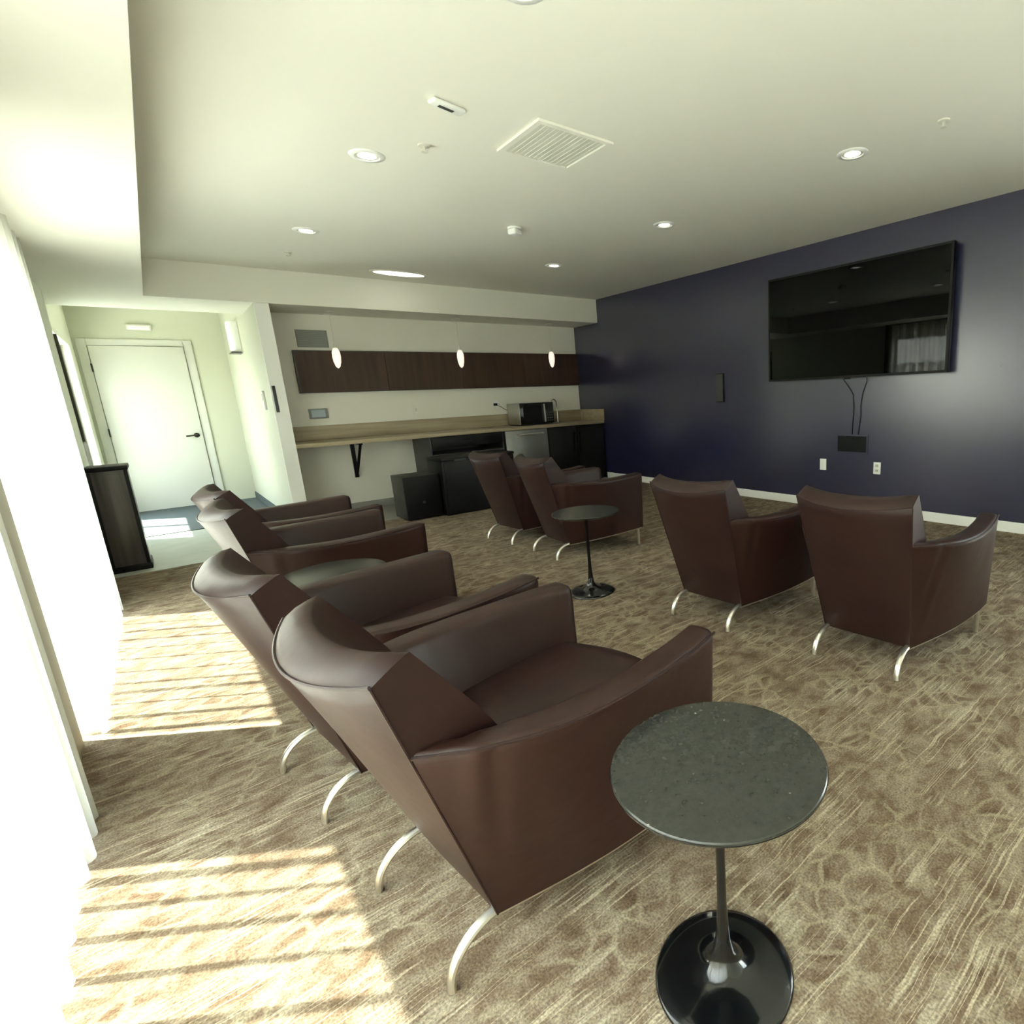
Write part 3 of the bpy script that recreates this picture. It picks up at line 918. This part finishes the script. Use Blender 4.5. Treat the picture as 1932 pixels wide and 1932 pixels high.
em = thing('emergency_light', 'small white oblong fitting with dark slot on the ceiling', 'ceiling fitting', (1.27, 2.84, ZC), math.radians(12))
obj('housing', bx(-0.085, 0.085, -0.03, 0.03, -0.022, 0, bev=0.012, seg=3), M_wplast, em)
obj('lens', bx(-0.045, 0.03, -0.009, 0.009, -0.0245, -0.02), M_grey, em, False)
sm = thing('smoke_detector', 'white boxy detector protruding from the ceiling between the far lights', 'detector', (2.43, 4.44, ZC), math.radians(25))
obj('base', lathe(nb(), [(0, 0), (0.055, 0), (0.055, -0.012), (0, -0.012)], seg=32), M_wplast, sm)
obj('head', bx(-0.045, 0.045, -0.04, 0.04, -0.055, -0.01, bev=0.012, seg=3), M_wplast, sm)
def sprinkler(x, y, lab):
    t = thing('sprinkler', lab, 'sprinkler', (x, y, ZC), group='ceiling sprinklers')
    obj('escutcheon', lathe(nb(), [(0, 0), (0.032, 0), (0.030, -0.006), (0.012, -0.008), (0, -0.008)], seg=24), M_vent, t)
    obj('stem', lathe(nb(), [(0, -0.006), (0.008, -0.006), (0.007, -0.03), (0, -0.03)], seg=12), M_vent, t)
    obj('deflector', lathe(nb(), [(0, -0.03), (0.018, -0.031), (0.018, -0.034), (0, -0.034)], seg=16), M_vent, t)
sprinkler(3.38, 1.44, 'small sprinkler head on the ceiling at right, near the television')
sprinkler(1.15, 6.17, 'small dark sprinkler head on the ceiling near the far soffit')
sprinkler(1.34, 3.34, 'tiny pale sprinkler cap between the left light and square vent')

# ------------------------------------------------------------------ entry
# door_1
dz = 2.13
dr1 = obj('door_1', bx(-0.405, 0.49, YD - 0.045, YD - 0.01, 0.008, 2.115, bev=0.003), M_door, None)
dr1['kind'] = 'structure'
hd = obj('door_handle', tube(nb(), [(0.425, YD - 0.045, 0.955), (0.425, YD - 0.10, 0.955), (0.40, YD - 0.105, 0.955), (0.31, YD - 0.105, 0.952)], 0.011, 10), M_bronze, dr1)
obj('handle_plate', tube(nb(), [(0.425, YD - 0.052, 0.955), (0.425, YD - 0.044, 0.955)], 0.032, 20), M_bronze, dr1)
for z in (0.25, 1.05, 1.85):
    obj('hinge', tube(nb(), [(-0.41, YD - 0.05, z - 0.05), (-0.41, YD - 0.05, z + 0.05)], 0.008, 8), M_bronze, dr1)
q = bx(-0.50, -0.412, YD - 0.022, YD, 0, 2.20, bev=0.004)
box(q, 0.497, 0.585, YD - 0.022, YD, 0, 2.20, bev=0.004)
box(q, -0.412, 0.497, YD - 0.022, YD, 2.12, 2.20, bev=0.004)
struct('trim_3', q, M_door, True)
struct('trim_4', bx(XE, 0.94, 7.848, 7.875, ZS, ZS + 0.03), M_ceil)
o = obj('entry_mat', bx(-0.50, 0.92, 7.95, YD - 0.05, 0.0, 0.008), M_mat)
tag(o, 'dark entrance mat on the pale tiles before the white door', 'mat')
o = thing('door_chime', 'small pale oblong fitting on the wall above the white door', 'wall fitting', (0.10, YD, 2.31))
obj('housing', bx(-0.12, 0.12, -0.045, 0, 0.0, 0.075, bev=0.012, seg=3), M_vent, o)
obj('cover', bx(-0.10, 0.10, -0.052, -0.044, 0.01, 0.055, bev=0.004), M_wplast, o)
sc = thing('wall_sconce', 'white half-round wall sconce right of the white door, high up', 'wall lamp', (0.94, 8.55, 1.93), -PI / 2)
prof = []
q = nb()
rings = []
for z, r in ((0, 0.10), (0.03, 0.12), (0.30, 0.12), (0.34, 0.115)):
    ring = [(r * math.cos(a), -0.9 * r * math.sin(a), z) for a in [PI * k / 16 for k in range(17)]]
    rings.append(ring)
loft(q, rings)
obj('lamp_shade', q, M_wplast, sc, True, 50)
obj('backplate', bx(-0.13, 0.13, -0.012, 0, -0.012, 0.355), M_vent, sc, False)
obj('base', bx(-0.125, 0.125, -0.11, 0, -0.014, -0.001), M_grey, sc, False)
o = thing('card_reader', 'narrow dark upright plate on the white wall end by the entry', 'wall plate', (0.966, 7.0, 1.22))
obj('plate', bx(-0.014, 0.014, -0.012, 0, 0, 0.265, bev=0.003), M_sock, o)
obj('button', bx(-0.006, 0.006, -0.015, -0.011, 0.1, 0.14), M_grey, o, False)
o = thing('thermostat', 'small white thermostat on the entry side of the partition', 'thermostat', (0.94, 7.50, 1.25))
obj('housing', bx(-0.022, 0, -0.045, 0.045, 0, 0.2, bev=0.004), M_wplast, o)
obj('dial', bx(-0.026, -0.02, -0.025, 0.025, 0.10, 0.17, bev=0.002), M_vent, o)

# dark tower bin by the window wall
tbn = thing('tower_bin', 'tall dark wooden bin standing by the window wall near the entry tiles', 'bin', (-0.33, 6.45, 0))
obj('body', bx(-0.115, 0.115, -0.15, 0.17, 0.05, 0.83, bev=0.004), M_dkwood, tbn)
obj('plinth', bx(-0.125, 0.125, -0.16, 0.18, 0.0, 0.05, bev=0.004), M_blackm, tbn)
obj('lid', bx(-0.125, 0.125, -0.16, 0.18, 0.83, 0.865, bev=0.006), M_blackm, tbn)
obj('front_frame', box(bx(-0.115, -0.095, -0.158, -0.148, 0.05, 0.83), 0.095, 0.118, -0.158, -0.148, 0.05, 0.83), M_blackm, tbn, False)
